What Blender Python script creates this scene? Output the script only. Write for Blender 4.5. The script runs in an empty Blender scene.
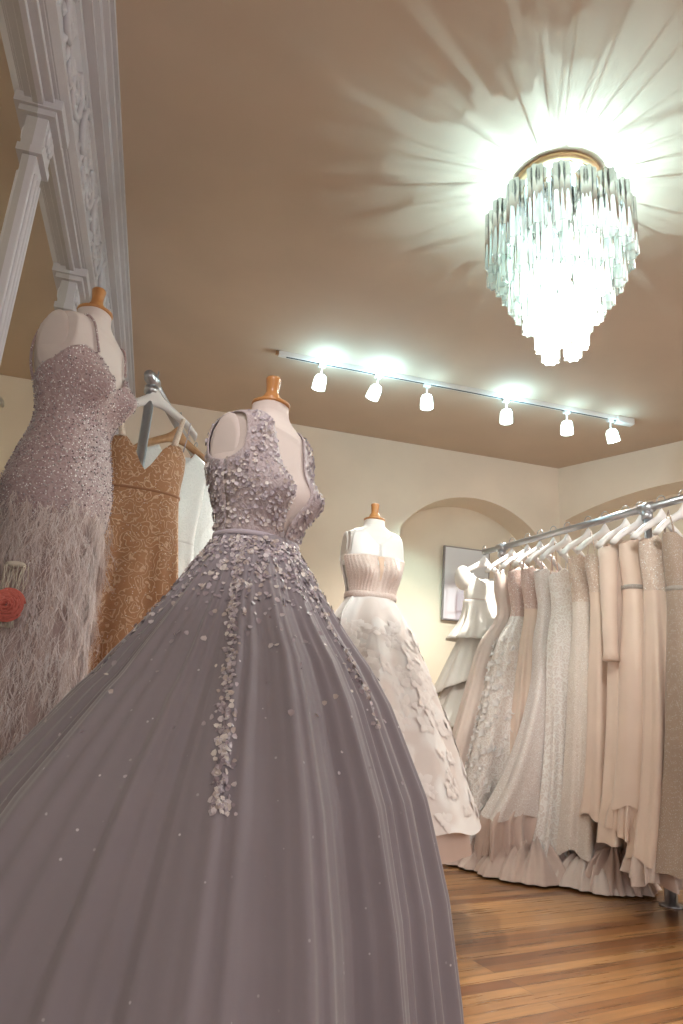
import bpy, math, random
import numpy as np
from mathutils import Vector, Matrix

SC = bpy.context.scene
COL = SC.collection
PI = math.pi
rng = np.random.default_rng(11)
random.seed(5)

# ---------------------------------------------------------------- camera
YAW, PIT, ROL, FPX = 0.249, 0.28, 0.068, 672.5
cy, sy, cp, sp = math.cos(YAW), math.sin(YAW), math.cos(PIT), math.sin(PIT)
fw = Vector((sy*cp, cy*cp, sp)); rt = Vector((cy, -sy, 0)); up = rt.cross(fw)
r2 = rt*math.cos(ROL) + up*math.sin(ROL); u2 = up*math.cos(ROL) - rt*math.sin(ROL)
cam = bpy.data.cameras.new('camera'); cam_o = bpy.data.objects.new('camera', cam); COL.objects.link(cam_o)
cam_o.matrix_world = Matrix(((r2.x, u2.x, -fw.x, 0), (r2.y, u2.y, -fw.y, 0), (r2.z, u2.z, -fw.z, 0.8), (0, 0, 0, 1)))
cam.sensor_fit = 'VERTICAL'; cam.sensor_height = 36.0; cam.lens = FPX/1024*36.0; cam.clip_start = 0.02
SC.camera = cam_o

# ---------------------------------------------------------------- world, exposure, large lights
w = bpy.data.worlds.new('world'); SC.world = w; w.use_nodes = True
w.node_tree.nodes['Background'].inputs[0].default_value = (0.75, 0.85, 1.0, 1)
w.node_tree.nodes['Background'].inputs[1].default_value = 1.0
vs = SC.view_settings; vs.view_transform = 'Standard'; vs.look = 'None'; vs.gamma = 1.0; vs.use_curve_mapping = False
vs.exposure = 0.50
try: SC.cycles.use_denoising = True
except Exception: pass

def light(name, typ, loc, energy, color, target=None, **kw):
    l = bpy.data.lights.new(name, typ); l.energy = energy; l.color = color
    for k, v in kw.items(): setattr(l, k, v)
    o = bpy.data.objects.new(name, l); COL.objects.link(o); o.location = loc
    if target is not None:
        o.rotation_euler = (Vector(target)-Vector(loc)).to_track_quat('-Z', 'Y').to_euler()
    return o

WARM = (1.0, 0.80, 0.62); COOL = (0.60, 1.0, 0.92)
light('daylight_from_rear_window', 'AREA', (0.9, -2.62, 1.55), 8, (1.0, 0.80, 0.72), (0.9, 3, 1.3), shape='RECTANGLE', size=2.0, size_y=1.5)
light('daylight_from_side_window', 'AREA', (4.08, 0.9, 1.75), 11, (1.0, 0.82, 0.72), (1.2, 2.4, 1.0), shape='RECTANGLE', size=1.3, size_y=1.2)
light('added_spot_on_white_gown', 'SPOT', (1.25, .35, 2.84), 150, (.93, 1.0, .97), (.95, 3.0, 1.50), spot_size=math.radians(19), spot_blend=.9, shadow_soft_size=.04)  # added spot with no fixture, brightens the top of the white gown
light('added_spot_on_bodice', 'SPOT', (.0, .25, 2.84), 60, (1, .95, .92), (.22, 1.6, 1.42), spot_size=math.radians(26), spot_blend=1.0, shadow_soft_size=.05)  # extra unseen lamp that lifts the front bodice
light('added_spot_on_rack', 'SPOT', (.75, .75, 2.84), 105, (1, .95, .90), (2.40, 3.55, 1.62), spot_size=math.radians(48), spot_blend=1.0, shadow_soft_size=.04)  # added lamp without a fixture, for the upper part of the rack gowns
CH = (1.315, 1.985)

# ---------------------------------------------------------------- helpers
def link_mesh(name, V, F, mat=None, parent=None, smooth=True):
    me = bpy.data.meshes.new(name)
    me.from_pydata([tuple(map(float, v)) for v in V], [], [tuple(int(i) for i in f) for f in F])
    me.update()
    if smooth: me.polygons.foreach_set('use_smooth', [True]*len(me.polygons))
    o = bpy.data.objects.new(name, me); COL.objects.link(o)
    if mat: me.materials.append(mat)
    if parent is not None: o.parent = parent
    return o

class MB:
    """collects shapes for one mesh"""
    def __init__(s): s.V = []; s.F = []
    def add(s, V, F):
        n = len(s.V); s.V += [tuple(v) for v in V]; s.F += [tuple(i+n for i in f) for f in F]; return s
    def box(s, lo, hi):
        (a, b, c), (d, e, f) = lo, hi
        return s.add([(a,b,c),(d,b,c),(d,e,c),(a,e,c),(a,b,f),(d,b,f),(d,e,f),(a,e,f)],
                     [(0,3,2,1),(4,5,6,7),(0,1,5,4),(1,2,6,5),(2,3,7,6),(3,0,4,7)])
    def tube(s, pts, rad, n=10, cap=True):
        pts = [Vector(p) for p in pts]; m = len(pts)
        rads = rad if hasattr(rad, '__len__') else [rad]*m
        V = []; ref = None
        for i, p in enumerate(pts):
            t = (pts[min(i+1, m-1)]-pts[max(i-1, 0)]).normalized()
            if ref is None:
                ref = Vector((0,0,1)) if abs(t.z) < .9 else Vector((1,0,0))
            b = t.cross(ref).normalized(); ref = b.cross(t).normalized()
            for k in range(n):
                a = 2*PI*k/n; V.append(p+(b*math.cos(a)+ref*math.sin(a))*rads[i])
        F = [(i*n+k, i*n+(k+1)%n, (i+1)*n+(k+1)%n, (i+1)*n+k) for i in range(m-1) for k in range(n)]
        if cap: F += [tuple(range(n-1,-1,-1)), tuple(range((m-1)*n, m*n))]
        return s.add(V, F)
    def lathe(s, prof, n=32, at=(0,0,0)):
        V = []; m = len(prof)
        for r, z in prof:
            for k in range(n):
                a = 2*PI*k/n; V.append((at[0]+r*math.cos(a), at[1]+r*math.sin(a), at[2]+z))
        F = [(i*n+k, i*n+(k+1)%n, (i+1)*n+(k+1)%n, (i+1)*n+k) for i in range(m-1) for k in range(n)]
        F += [tuple(range(n-1,-1,-1)), tuple(range((m-1)*n, m*n))]
        return s.add(V, F)
    def grid(s, P, closed=False):
        P = np.asarray(P, float); m, n = P.shape[:2]
        nn = n if closed else n-1
        F = [(i*n+k, i*n+(k+1)%n, (i+1)*n+(k+1)%n, (i+1)*n+k) for i in range(m-1) for k in range(nn)]
        return s.add(P.reshape(-1, 3), F)
    def ball(s, c, r, n=10, m=6, sc=(1,1,1)):
        prof = [(r*math.sin(PI*(i+.02)/(m+.04)), -r*math.cos(PI*(i+.02)/(m+.04))) for i in range(m+1)]
        V = []; 
        for q, z in prof:
            for k in range(n):
                a = 2*PI*k/n; V.append((c[0]+q*math.cos(a)*sc[0], c[1]+q*math.sin(a)*sc[1], c[2]+z*sc[2]))
        F = [(i*n+k, i*n+(k+1)%n, (i+1)*n+(k+1)%n, (i+1)*n+k) for i in range(m) for k in range(n)]
        F += [tuple(range(n-1,-1,-1)), tuple(range(m*n, (m+1)*n))]
        return s.add(V, F)
    def build(s, name, mat=None, parent=None, smooth=True):
        return link_mesh(name, s.V, s.F, mat, parent, smooth)

def bevel(o, wd=0.003, seg=2):
    m = o.modifiers.new('bevel', 'BEVEL'); m.width = wd; m.segments = seg; m.limit_method = 'ANGLE'; return o
def solid(o, t=0.003):
    m = o.modifiers.new('solid', 'SOLIDIFY'); m.thickness = t; m.offset = 0; return o

def tag(o, label=None, cat=None, group=None, kind=None):
    if label: o['label'] = label
    if cat: o['category'] = cat
    if group: o['group'] = group
    if kind: o['kind'] = kind
    return o
def thing(name, label, cat, loc=(0,0,0), rz=0.0, group=None):
    o = bpy.data.objects.new(name, None); COL.objects.link(o); o.empty_display_size = .05
    o.location = loc; o.rotation_euler = (0, 0, rz)
    return tag(o, label, cat, group)
def children(o): return [c for c in bpy.data.objects if c.parent == o]
def copy_tree(o, parent=None):
    c = o.copy(); COL.objects.link(c)
    if parent is not None: c.parent = parent
    for ch in children(o): copy_tree(ch, c)
    return c

# ---------------------------------------------------------------- materials
def nm(name):
    m = bpy.data.materials.new(name); m.use_nodes = True
    nt = m.node_tree; return m, nt, nt.nodes['Principled BSDF']
def setp(b, **k):
    for n, v in k.items():
        i = b.inputs[n.replace('_', ' ')]
        i.default_value = (*v, 1) if hasattr(v, '__len__') and len(v) == 3 else v
def N(nt, t, **k):
    n = nt.nodes.new(t)
    for a, v in k.items():
        if a in n.inputs.keys(): n.inputs[a].default_value = v
        else: setattr(n, a, v)
    return n
def ramp(nt, src, stops, interp='LINEAR'):
    r = nt.nodes.new('ShaderNodeValToRGB'); r.color_ramp.interpolation = interp
    while len(r.color_ramp.elements) < len(stops): r.color_ramp.elements.new(.5)
    for e, (p, c) in zip(r.color_ramp.elements, stops):
        e.position = p; e.color = (*c, 1) if hasattr(c, '__len__') else (c, c, c, 1)
    nt.links.new(src, r.inputs[0]); return r.outputs[0]
def mixc(nt, f, a, b):
    m = nt.nodes.new('ShaderNodeMix'); m.data_type = 'RGBA'
    for s, v in ((m.inputs[0], f), (m.inputs[6], a), (m.inputs[7], b)):
        if hasattr(v, 'is_output'): nt.links.new(v, s)
        else: s.default_value = (*v, 1) if hasattr(v, '__len__') else v
    return m.outputs[2]
def coords(nt, scale=(1,1,1), rz=0, kind='Object'):
    tc = nt.nodes.new('ShaderNodeTexCoord'); mp = nt.nodes.new('ShaderNodeMapping')
    mp.inputs['Scale'].default_value = scale; mp.inputs['Rotation'].default_value = (0, 0, rz)
    nt.links.new(tc.outputs[kind], mp.inputs[0]); return mp.outputs[0]
def bump(nt, b, h, strength=.3, dist=.01):
    n = nt.nodes.new('ShaderNodeBump'); n.inputs['Strength'].default_value = strength; n.inputs['Distance'].default_value = dist
    nt.links.new(h, n.inputs['Height']); nt.links.new(n.outputs[0], b.inputs['Normal'])

def paint(name, col, rough=.75, var=.04, bs=60, bst=.08):
    m, nt, b = nm(name); setp(b, Roughness=rough, Specular_IOR_Level=.3)
    n = N(nt, 'ShaderNodeTexNoise', Scale=2.5, Detail=4.0); nt.links.new(coords(nt), n.inputs[0])
    c = ramp(nt, n.outputs[0], [(.3, [x*(1-var) for x in col]), (.7, [min(1, x*(1+var)) for x in col])])
    nt.links.new(c, b.inputs['Base Color'])
    n2 = N(nt, 'ShaderNodeTexNoise', Scale=bs, Detail=3.0); nt.links.new(coords(nt), n2.inputs[0]); bump(nt, b, n2.outputs[0], bst, .004)
    return m
def plain(name, col, rough=.5, metal=0.0, **k):
    m, nt, b = nm(name); setp(b, Base_Color=col, Roughness=rough, Metallic=metal, **k); return m
def emit(name, col, st):
    m, nt, b = nm(name); setp(b, Base_Color=col, Emission_Color=col, Emission_Strength=st); return m

def cloth(name, col, rough=.6, sheen=.3, kind=None, col2=None, scale=30, sparkle=0.0, sparkle_scale=260, fine=500, bst=.15, alpha=1.0, spark_col=(1,1,1)):
    m, nt, b = nm(name); setp(b, Roughness=rough, Sheen_Weight=sheen, Sheen_Roughness=.4, Specular_IOR_Level=.35)
    co = coords(nt); base = None; h = None
    n = N(nt, 'ShaderNodeTexNoise', Scale=fine, Detail=2.0); nt.links.new(co, n.inputs[0])
    n0 = N(nt, 'ShaderNodeTexNoise', Scale=4.0, Detail=2.0); nt.links.new(co, n0.inputs[0])
    base = ramp(nt, n0.outputs[0], [(.3, [x*.94 for x in col]), (.7, [min(1, x*1.04) for x in col])])
    h = n.outputs[0]
    if kind:
        nd = N(nt, 'ShaderNodeTexNoise', Scale=scale*.6, Detail=2.0); nt.links.new(co, nd.inputs[0])
        ad = nt.nodes.new('ShaderNodeMixRGB'); ad.blend_type = 'ADD'; ad.inputs[0].default_value = {'lace': .05, 'swirl': .085, 'brocade': .10}[kind]
        nt.links.new(co, ad.inputs[1]); nt.links.new(nd.outputs[1], ad.inputs[2])
        if kind == 'swirl':
            wv = N(nt, 'ShaderNodeTexVoronoi', Scale=scale*.55); nt.links.new(ad.outputs[0], wv.inputs[0])
            mu = nt.nodes.new('ShaderNodeMath'); mu.operation = 'SINE'; m2 = nt.nodes.new('ShaderNodeMath'); m2.operation = 'MULTIPLY'; m2.inputs[1].default_value = 22
            nt.links.new(wv.outputs[0], m2.inputs[0]); nt.links.new(m2.outputs[0], mu.inputs[0])
            f = ramp(nt, mu.outputs[0], [(.45, 0.0), (.95, 1.0)])
        elif kind == 'lace':
            wv = N(nt, 'ShaderNodeTexVoronoi', Scale=scale, feature='DISTANCE_TO_EDGE'); nt.links.new(ad.outputs[0], wv.inputs[0])
            f = ramp(nt, wv.outputs[0], [(.05, 1.0), (.16, .25), (.35, .9)])
        else:
            wv = N(nt, 'ShaderNodeTexVoronoi', Scale=scale, feature='SMOOTH_F1'); nt.links.new(ad.outputs[0], wv.inputs[0])
            f = ramp(nt, wv.outputs[0], [(.30, 1.0), (.42, .55), (.50, 0.0)])
        base = mixc(nt, f, base, col2); h = f
        rr = ramp(nt, f, [(0, rough), (1, max(.2, rough-.2))]); nt.links.new(rr, b.inputs['Roughness'])
    if sparkle:
        v = N(nt, 'ShaderNodeTexVoronoi', Scale=sparkle_scale); nt.links.new(co, v.inputs[0])
        d = ramp(nt, v.outputs['Distance'], [(.22, 1.0), (.34, 0.0)])
        sx = nt.nodes.new('ShaderNodeSeparateColor'); nt.links.new(v.outputs['Color'], sx.inputs[0])
        t = ramp(nt, sx.outputs[0], [(max(0, 1-sparkle-.01), 0.0), (min(1, 1-sparkle+.01), 1.0)])
        mm = nt.nodes.new('ShaderNodeMath'); mm.operation = 'MULTIPLY'; nt.links.new(d, mm.inputs[0]); nt.links.new(t, mm.inputs[1])
        base = mixc(nt, mm.outputs[0], base, spark_col)
        nt.links.new(ramp(nt, mm.outputs[0], [(0, 0.0), (1, .25)]), b.inputs['Metallic'])
        if not kind: nt.links.new(ramp(nt, mm.outputs[0], [(0, rough), (1, .22)]), b.inputs['Roughness'])
    nt.links.new(base, b.inputs['Base Color']); bump(nt, b, h, bst, .004)
    if alpha < 1: b.inputs['Alpha'].default_value = alpha
    return m
def island(name, cols, rough=.3, metal=0.0, **k):
    """one colour per petal / bead, chosen at random"""
    m, nt, b = nm(name); setp(b, Roughness=rough, Metallic=metal, **k)
    g = nt.nodes.new('ShaderNodeNewGeometry')
    st = [(i/len(cols), c) for i, c in enumerate(cols)]
    nt.links.new(ramp(nt, g.outputs['Random Per Island'], st, 'CONSTANT'), b.inputs['Base Color']); return m

M = {}
M['ceiling'] = paint('ceiling_paint', (.62, .485, .37), .8)
M['cream'] = paint('cream_wall_paint', (.87, .75, .615), .75)
M['niche'] = paint('niche_paint', (.87, .77, .63), .7)
M['trim'] = paint('white_trim_paint', (.60, .575, .60), .5, .05, 40, .15)
M['mirror'] = plain('mirror_silver', (.70, .68, .58), .015, 1.0)
M['chrome'] = plain('galvanised_pipe', (.50, .51, .54), .32, .9)
M['white'] = plain('white_plastic', (.85, .83, .82), .4)
M['railwhite'] = plain('white_enamel', (.78, .72, .68), .4)
M['brass'] = plain('brown_brass', (.42, .25, .13), .35, .6)
M['linen'] = paint('dress_form_linen', (.70, .60, .565), .85, .03, 700, .15)
M['linen_w'] = paint('pale_form_linen', (.84, .78, .74), .85, .03, 700, .15)
M['black'] = plain('dark_metal', (.03, .03, .035), .5)
def wood(name, a, c, sc=(30, 30, 4)):
    m, nt, b = nm(name); setp(b, Roughness=.32, Coat_Weight=.3)
    n = N(nt, 'ShaderNodeTexNoise', Scale=1.0, Detail=4.0); nt.links.new(coords(nt, sc), n.inputs[0])
    nt.links.new(ramp(nt, n.outputs[0], [(.35, a), (.65, c)]), b.inputs['Base Color']); return m
M['wood'] = wood('varnished_wood', (.42, .17, .05), (.58, .27, .09))
M['hangwood'] = wood('hanger_wood', (.42, .22, .10), (.55, .32, .17))

def floor_mat():
    m, nt, b = nm('narrow_oak_boards'); setp(b, Specular_IOR_Level=.5, Coat_Weight=.25, Coat_Roughness=.15)
    co = coords(nt, (1,1,1), -0.236)
    br = nt.nodes.new('ShaderNodeTexBrick'); br.offset = .37; br.offset_frequency = 3
    for k, v in (('Scale', 1.0), ('Mortar Size', .0012), ('Brick Width', 1.7), ('Row Height', .057), ('Bias', 0.0)): br.inputs[k].default_value = v
    br.inputs['Color1'].default_value = (0, 0, 0, 1); br.inputs['Color2'].default_value = (1, 1, 1, 1); br.inputs['Mortar'].default_value = (.3, .3, .3, 1)
    nt.links.new(co, br.inputs[0])
    n = N(nt, 'ShaderNodeTexNoise', Scale=1.0, Detail=5.0); 
    mp = nt.nodes.new('ShaderNodeMapping'); mp.inputs['Scale'].default_value = (2.2, 48, 1); nt.links.new(co, mp.inputs[0]); nt.links.new(mp.outputs[0], n.inputs[0])
    pl = ramp(nt, br.outputs['Color'], [(0, (.15, .052, .015)), (.35, (.23, .092, .028)), (.65, (.32, .145, .048)), (1, (.43, .22, .085))])
    gr = ramp(nt, n.outputs[0], [(.30, .50), (.62, 1.0)])
    mx = nt.nodes.new('ShaderNodeMixRGB'); mx.blend_type = 'MULTIPLY'; mx.inputs[0].default_value = .8
    nt.links.new(pl, mx.inputs[1]); nt.links.new(gr, mx.inputs[2])
    c = mixc(nt, br.outputs['Fac'], mx.outputs[0], (.07, .03, .012))
    nt.links.new(c, b.inputs['Base Color'])
    nt.links.new(ramp(nt, n.outputs[0], [(0, .22), (1, .36)]), b.inputs['Roughness'])
    bump(nt, b, n.outputs[0], .06, .003); return m
M['floor'] = floor_mat()

# ---------------------------------------------------------------- room shell
CZ = 2.9; WX = -0.60; WY = 4.85; FY = -2.8; RX = 4.2
K1 = (3.146, 4.85); K2 = (4.2, 2.852)          # the right-hand wall stands at an angle between these two
def structure(o): return tag(o, kind='structure')
poly = [(WX-.12, FY-.1), (RX+.12, FY-.1), (RX+.12, 5.4), (WX-.12, 5.4)]
structure(link_mesh('floor', [(x, y, 0) for x, y in poly]+[(x, y, -.1) for x, y in poly], [(0,1,2,3),(7,6,5,4),(0,4,5,1),(1,5,6,2),(2,6,7,3),(3,7,4,0)], M['floor'], None, False))
structure(link_mesh('ceiling', [(x, y, CZ) for x, y in poly]+[(x, y, CZ+.1) for x, y in poly], [(3,2,1,0),(4,5,6,7),(0,1,5,4),(1,2,6,5),(2,3,7,6),(3,0,4,7)], M['ceiling'], None, False))
structure(MB().box((WX-.12, FY-.1, 0), (WX, WY+.1, CZ)).build('wall_left', M['cream'], None, False))

def arch_wall(name, L, cx, half, spring, rise, depth, to_world, mat, back_mat):
    """a wall of length L with a round-headed niche; local (s, d, z) is mapped by to_world"""
    b = MB(); n = 28
    xs = [cx-half+2*half*i/n for i in range(n+1)]
    R = (half**2+rise**2)/(2*rise); zc = spring+rise-R
    zs = [zc+math.sqrt(max(0, R*R-(x-cx)**2)) for x in xs]
    W = to_world
    b.add([W(0,0,0), W(cx-half,0,0), W(cx-half,0,CZ), W(0,0,CZ)], [(0,1,2,3)])
    b.add([W(cx+half,0,0), W(L,0,0), W(L,0,CZ), W(cx+half,0,CZ)], [(0,1,2,3)])
    for i in range(n):
        b.add([W(xs[i],0,zs[i]), W(xs[i+1],0,zs[i+1]), W(xs[i+1],0,CZ), W(xs[i],0,CZ)], [(0,1,2,3)])
        b.add([W(xs[i],0,zs[i]), W(xs[i],depth,zs[i]), W(xs[i+1],depth,zs[i+1]), W(xs[i+1],0,zs[i+1])], [(0,1,2,3)])
    for x in (cx-half, cx+half):
        b.add([W(x,0,0), W(x,depth,0), W(x,depth,spring), W(x,0,spring)], [(0,1,2,3)])
    w_ = structure(b.build(name, mat, None, False))
    k = MB(); k.add([W(cx-half-.02,depth,0), W(cx+half+.02,depth,0), W(cx+half+.02,depth,spring+rise+.02), W(cx-half-.02,depth,spring+rise+.02)], [(0,1,2,3)])
    k.build('niche_back', back_mat, w_, False)
    return w_
arch_wall('wall_back', K1[0]-WX, 2.36-WX, .64, 2.19, .325, .30, lambda s, d, z: (WX+s, WY+d, z), M['cream'], M['niche'])
dx, dy = K2[0]-K1[0], K2[1]-K1[1]; LR = math.hypot(dx, dy); dx /= LR; dy /= LR
arch_wall('wall_right', LR, .98, .93, 2.42, .16, .26, lambda s, d, z: (K1[0]+dx*s-dy*d, K1[1]+dy*s+dx*d, z), M['cream'], M['niche'])

def window_wall(name, a, b, wa, wb, z0, z1, mat, win):
    """straight wall from a to b with a window opening; room lies to the left of a->b"""
    ax, ay = a; L = math.hypot(b[0]-ax, b[1]-ay); ux, uy = (b[0]-ax)/L, (b[1]-ay)/L
    W = lambda s, d, z: (ax+ux*s+uy*d, ay+uy*s-ux*d, z)
    m = MB()
    for s0, s1, q0, q1 in ((0, wa, 0, CZ), (wb, L, 0, CZ), (wa, wb, 0, z0), (wa, wb, z1, CZ)):
        P = [W(s, d, z) for z in (q0, q1) for s, d in ((s0, 0), (s1, 0), (s1, .14), (s0, .14))]
        m.add(P, [(3,2,1,0),(4,5,6,7),(0,1,5,4),(1,2,6,5),(2,3,7,6),(3,0,4,7)])
    structure(m.build(name, mat, None, False))
    f = MB()
    def bar(s0, s1, q0, q1, d0=.03, d1=.08):
        P = [W(s, d, z) for z in (q0, q1) for s, d in ((s0, d0), (s1, d0), (s1, d1), (s0, d1))]
        f.add(P, [(3,2,1,0),(4,5,6,7),(0,1,5,4),(1,2,6,5),(2,3,7,6),(3,0,4,7)])
    bar(wa, wa+.06, z0, z1); bar(wb-.06, wb, z0, z1); bar(wa, wb, z0, z0+.06); bar(wa, wb, z1-.06, z1)
    nv = 3
    for i in range(1, nv+1): s = wa+(wb-wa)*i/(nv+1); bar(s-.014, s+.014, z0, z1)
    for i in range(1, 3): z = z0+(z1-z0)*i/3; bar(wa, wb, z-.014, z+.014)
    fr = structure(f.build(win, M['trim'], None, False))
    p = MB(); P = [W(wa+.02, .05, z0+.02), W(wb-.02, .05, z0+.02), W(wb-.02, .05, z1-.02), W(wa+.02, .05, z1-.02)]
    p.add(P, [(0,1,2,3)])
    p.build('pane', M['pane'], fr, False)
m_, nt_, b_ = nm('window_glass_daylight'); setp(b_, Base_Color=(.9, .95, 1), Emission_Color=(.86, .94, 1.0), Emission_Strength=3.0, Roughness=.1); M['pane'] = m_
window_wall('wall_front', (WX-.1, FY), (RX+.1, FY), .6, 2.6, .8, 2.35, M['cream'], 'window_1')
window_wall('wall_side', (RX, FY), (RX, K2[1]), 2.95, 4.4, 1.1, 2.4, M['cream'], 'window_2')

# baseboards
bb = MB(); bb.box((WX, WY-.02, 0), (1.72, WY, .14)); bevel(structure(bb.build('baseboard_back', M['trim'], None, False)))

# ---------------------------------------------------------------- ornate left wall: entablature, frieze, crown
def profile_run(prof, y0, y1):
    m = MB(); P = [[(x, y, z) for x, z in prof] for y in (y0, y1)]
    m.grid(P); n = len(prof); m.F += [tuple(range(n)), tuple(range(2*n-1, n-1, -1))]; return m
crown = [(WX, 2.90), (-.402, 2.90), (-.402, 2.876), (-.420, 2.874), (-.420, 2.858), (-.410, 2.850), (-.412, 2.838), (-.430, 2.834), (-.438, 2.815), (-.430, 2.806), (-.430, 2.796), (-.448, 2.790), (-.450, 2.772), (-.442, 2.764), (-.442, 2.750), (-.500, 2.744), (WX, 2.744)]
structure(profile_run(crown, FY, WY-.001).build('trim_1', M['trim'], None, False))
fr_prof = [(WX, 2.744), (-.470, 2.744), (-.470, 2.722), (-.482, 2.716), (-.482, 2.490), (-.468, 2.488), (-.468, 2.470), (-.490, 2.460), (WX, 2.460)]
frieze = structure(profile_run(fr_prof, FY, WY-.001).build('trim_2', M['trim'], None, False))
# carved scrollwork in the frieze
cv = MB(); rs = random.Random(3)
def spiral(c, r0, turns, hand, start, rad):
    pts = []; rr = []
    for i in range(26):
        t = i/25; a = start+hand*2*PI*turns*t; r = r0*(1-.86*t)
        pts.append((-.482+.004+.004*math.sin(9*t), c[0]+r*math.cos(a), c[1]+r*math.sin(a))); rr.append(rad*(1-.55*t))
    cv.tube(pts, rr, 6)
def leaf(c, ang, L, wd):
    P = []
    for i in range(7):
        t = i/6; ww = wd*math.sin(PI*min(1, t*.92+.08)); row = []
        for j in range(5):
            s = j/2-1; yy = L*t; zz = ww*s*(1+.25*math.sin(14*t))
            row.append((-.482+.010*(1-s*s)*math.sin(PI*min(1, t+.1))+.001, c[0]+yy*math.cos(ang)-zz*math.sin(ang), c[1]+yy*math.sin(ang)+zz*math.cos(ang)))
        P.append(row)
    cv.grid(P)
y = -.3; k = 0
while y < 4.7:
    h = 1 if k % 2 else -1
    spiral((y, 2.603+.022*h), .080, 1.7, h, PI*.5, .014)
    spiral((y+.105, 2.603-.05*h), .040, 1.4, -h, 0, .008)
    cv.tube([(-.478, y-.07+.21*i/10, 2.603+.055*h*math.cos(PI*i/10)) for i in range(11)], [.009]*11, 6)
    for q in range(16):
        leaf((y+rs.uniform(-.09, .12), 2.603+rs.uniform(-.075, .075)), rs.uniform(0, 2*PI), rs.uniform(.035, .07), rs.uniform(.012, .022))
    cv.ball((-.478, y, 2.603+.022*h), .014, 8, 5)
    y += .215; k += 1
cv.build('carving', M['trim'], frieze)

# overmantel with two mirrors between pilasters
om = thing('overmantel_mirror', 'ornate white painted wall mirror with fluted pilasters and silvered panes on the left wall', 'mirror', (WX+.04, 0, 0))
def part_box(name, lo, hi, mat, parent, bv=.004):
    return bevel(MB().box(lo, hi).build(name, mat, parent, False), bv)
def pane(y0, y1, z0, z1):
    MB().box((-.038, y0, z0), (.014, y1, z1)).build('mirror_pane', M['mirror'], om, False)
pane(.2, 1.83, .55, 2.47); pane(1.85, 2.70, .55, 2.47)
def frame_strip(name, pts_lo_hi):
    m = MB()
    for lo, hi in pts_lo_hi: m.box(lo, hi)
    return bevel(m.build(name, M['trim'], om, False), .003)
frame_strip('architrave', [((-.038, .1, 2.455), (.066, 2.86, 2.459)), ((0, .1, 2.440), (.055, 2.80, 2.456)), ((0, .1, 2.425), (.030, 2.80, 2.441))])
def pilaster(y0, y1, z1):
    m = MB(); m.box((0, y0, 0.0), (.034, y1, z1))
    w3 = (y1-y0)
    for i in range(3):
        yy = y0+w3*(.2+.3*i); m.tube([(.036, yy, .5), (.036, yy, z1-.05)], w3*.085, 8)
    p = m.build('pilaster', M['trim'], om, False); bevel(p, .003)
    c = MB(); c.box((0, y0-.012, z1), (.050, y1+.012, z1+.025)); c.box((0, y0-.004, z1+.025), (.044, y1+.004, z1+.13)); c.box((0, y0-.02, z1+.13), (.065, y1+.02, z1+.15)); c.box((0, y0-.03, z1+.15), (.080, y1+.03, z1+.185))
    for i in range(3): c.ball((.046, y0+w3*(.25+.25*i), z1+.085), .02, 10, 6, (.5, .8, 1.5))
    bevel(c.build('capital', M['trim'], p, False), .003)
pilaster(1.79, 1.88, 2.27); pilaster(2.62, 2.72, 2.26)
part_box('sill_board', (0, .1, .48), (.08, 2.8, .55), M['trim'], om)

# ---------------------------------------------------------------- chandelier
ch = thing('chandelier', 'tiered waterfall chandelier of scalloped clear glass tubes, brightly lit on the ceiling', 'chandelier', (CH[0], CH[1], CZ))
MB().lathe([(.0, 0), (.165, 0), (.172, -.006), (.172, -.022), (.160, -.030), (.150, -.030)], 48).build('canopy_rim', M['brass'], ch)
MB().lathe([(.0, -.026), (.150, -.026), (.148, -.034), (.06, -.045), (0.0, -.045)], 48).build('canopy_plate', M['white'], ch)
def glass():
    m, nt, b = nm('lit_scalloped_glass'); nt.nodes.remove(b)
    out = nt.nodes['Material Output']
    tr = N(nt, 'ShaderNodeBsdfTransparent'); tr.inputs[0].default_value = (.93, .985, .975, 1)
    tl = N(nt, 'ShaderNodeBsdfTranslucent'); tl.inputs[0].default_value = (.92, .98, .97, 1)
    df = N(nt, 'ShaderNodeBsdfDiffuse'); df.inputs[0].default_value = (.90, .97, .95, 1)
    gl = N(nt, 'ShaderNodeBsdfGlossy'); gl.inputs['Roughness'].default_value = .12
    a = nt.nodes.new('ShaderNodeMixShader'); a.inputs[0].default_value = .5
    nt.links.new(tl.outputs[0], a.inputs[1]); nt.links.new(df.outputs[0], a.inputs[2])
    fr = N(nt, 'ShaderNodeLayerWeight', Blend=.42)
    c = nt.nodes.new('ShaderNodeMixShader')
    fc = ramp(nt, fr.outputs['Facing'], [(0, .36), (.55, .48), (1, .92)]); nt.links.new(fc, c.inputs[0])
    nt.links.new(tr.outputs[0], c.inputs[1]); nt.links.new(a.outputs[0], c.inputs[2])
    d = nt.nodes.new('ShaderNodeMixShader'); fz = N(nt, 'ShaderNodeFresnel', IOR=1.45)
    nt.links.new(fz.outputs[0], d.inputs[0]); nt.links.new(c.outputs[0], d.inputs[1]); nt.links.new(gl.outputs[0], d.inputs[2])
    nt.links.new(d.outputs[0], out.inputs[0]); return m
M['glass'] = glass()
def tube_mesh(L, R=.033, lobes=7, n=56):
    V = []; F = []
    ring = lambda rr, z: [((rr*(1+.13*math.cos(lobes*2*PI*k/n)))*math.cos(2*PI*k/n), (rr*(1+.13*math.cos(lobes*2*PI*k/n)))*math.sin(2*PI*k/n), z) for k in range(n)]
    rows = [ring(R*.90, -.004), ring(R*.90, 0), ring(R, 0), ring(R, -L*.5), ring(R, -L), ring(R*.90, -L), ring(R*.90, -L+.004)]
    m = MB(); P = np.array(rows); m.grid(P, True); return m
tiers = [(.250, 18, -.150, .255), (.205, 15, -.20, .30), (.160, 12, -.28, .30), (.116, 9, -.37, .28), (.066, 5, -.49, .28)]
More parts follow.
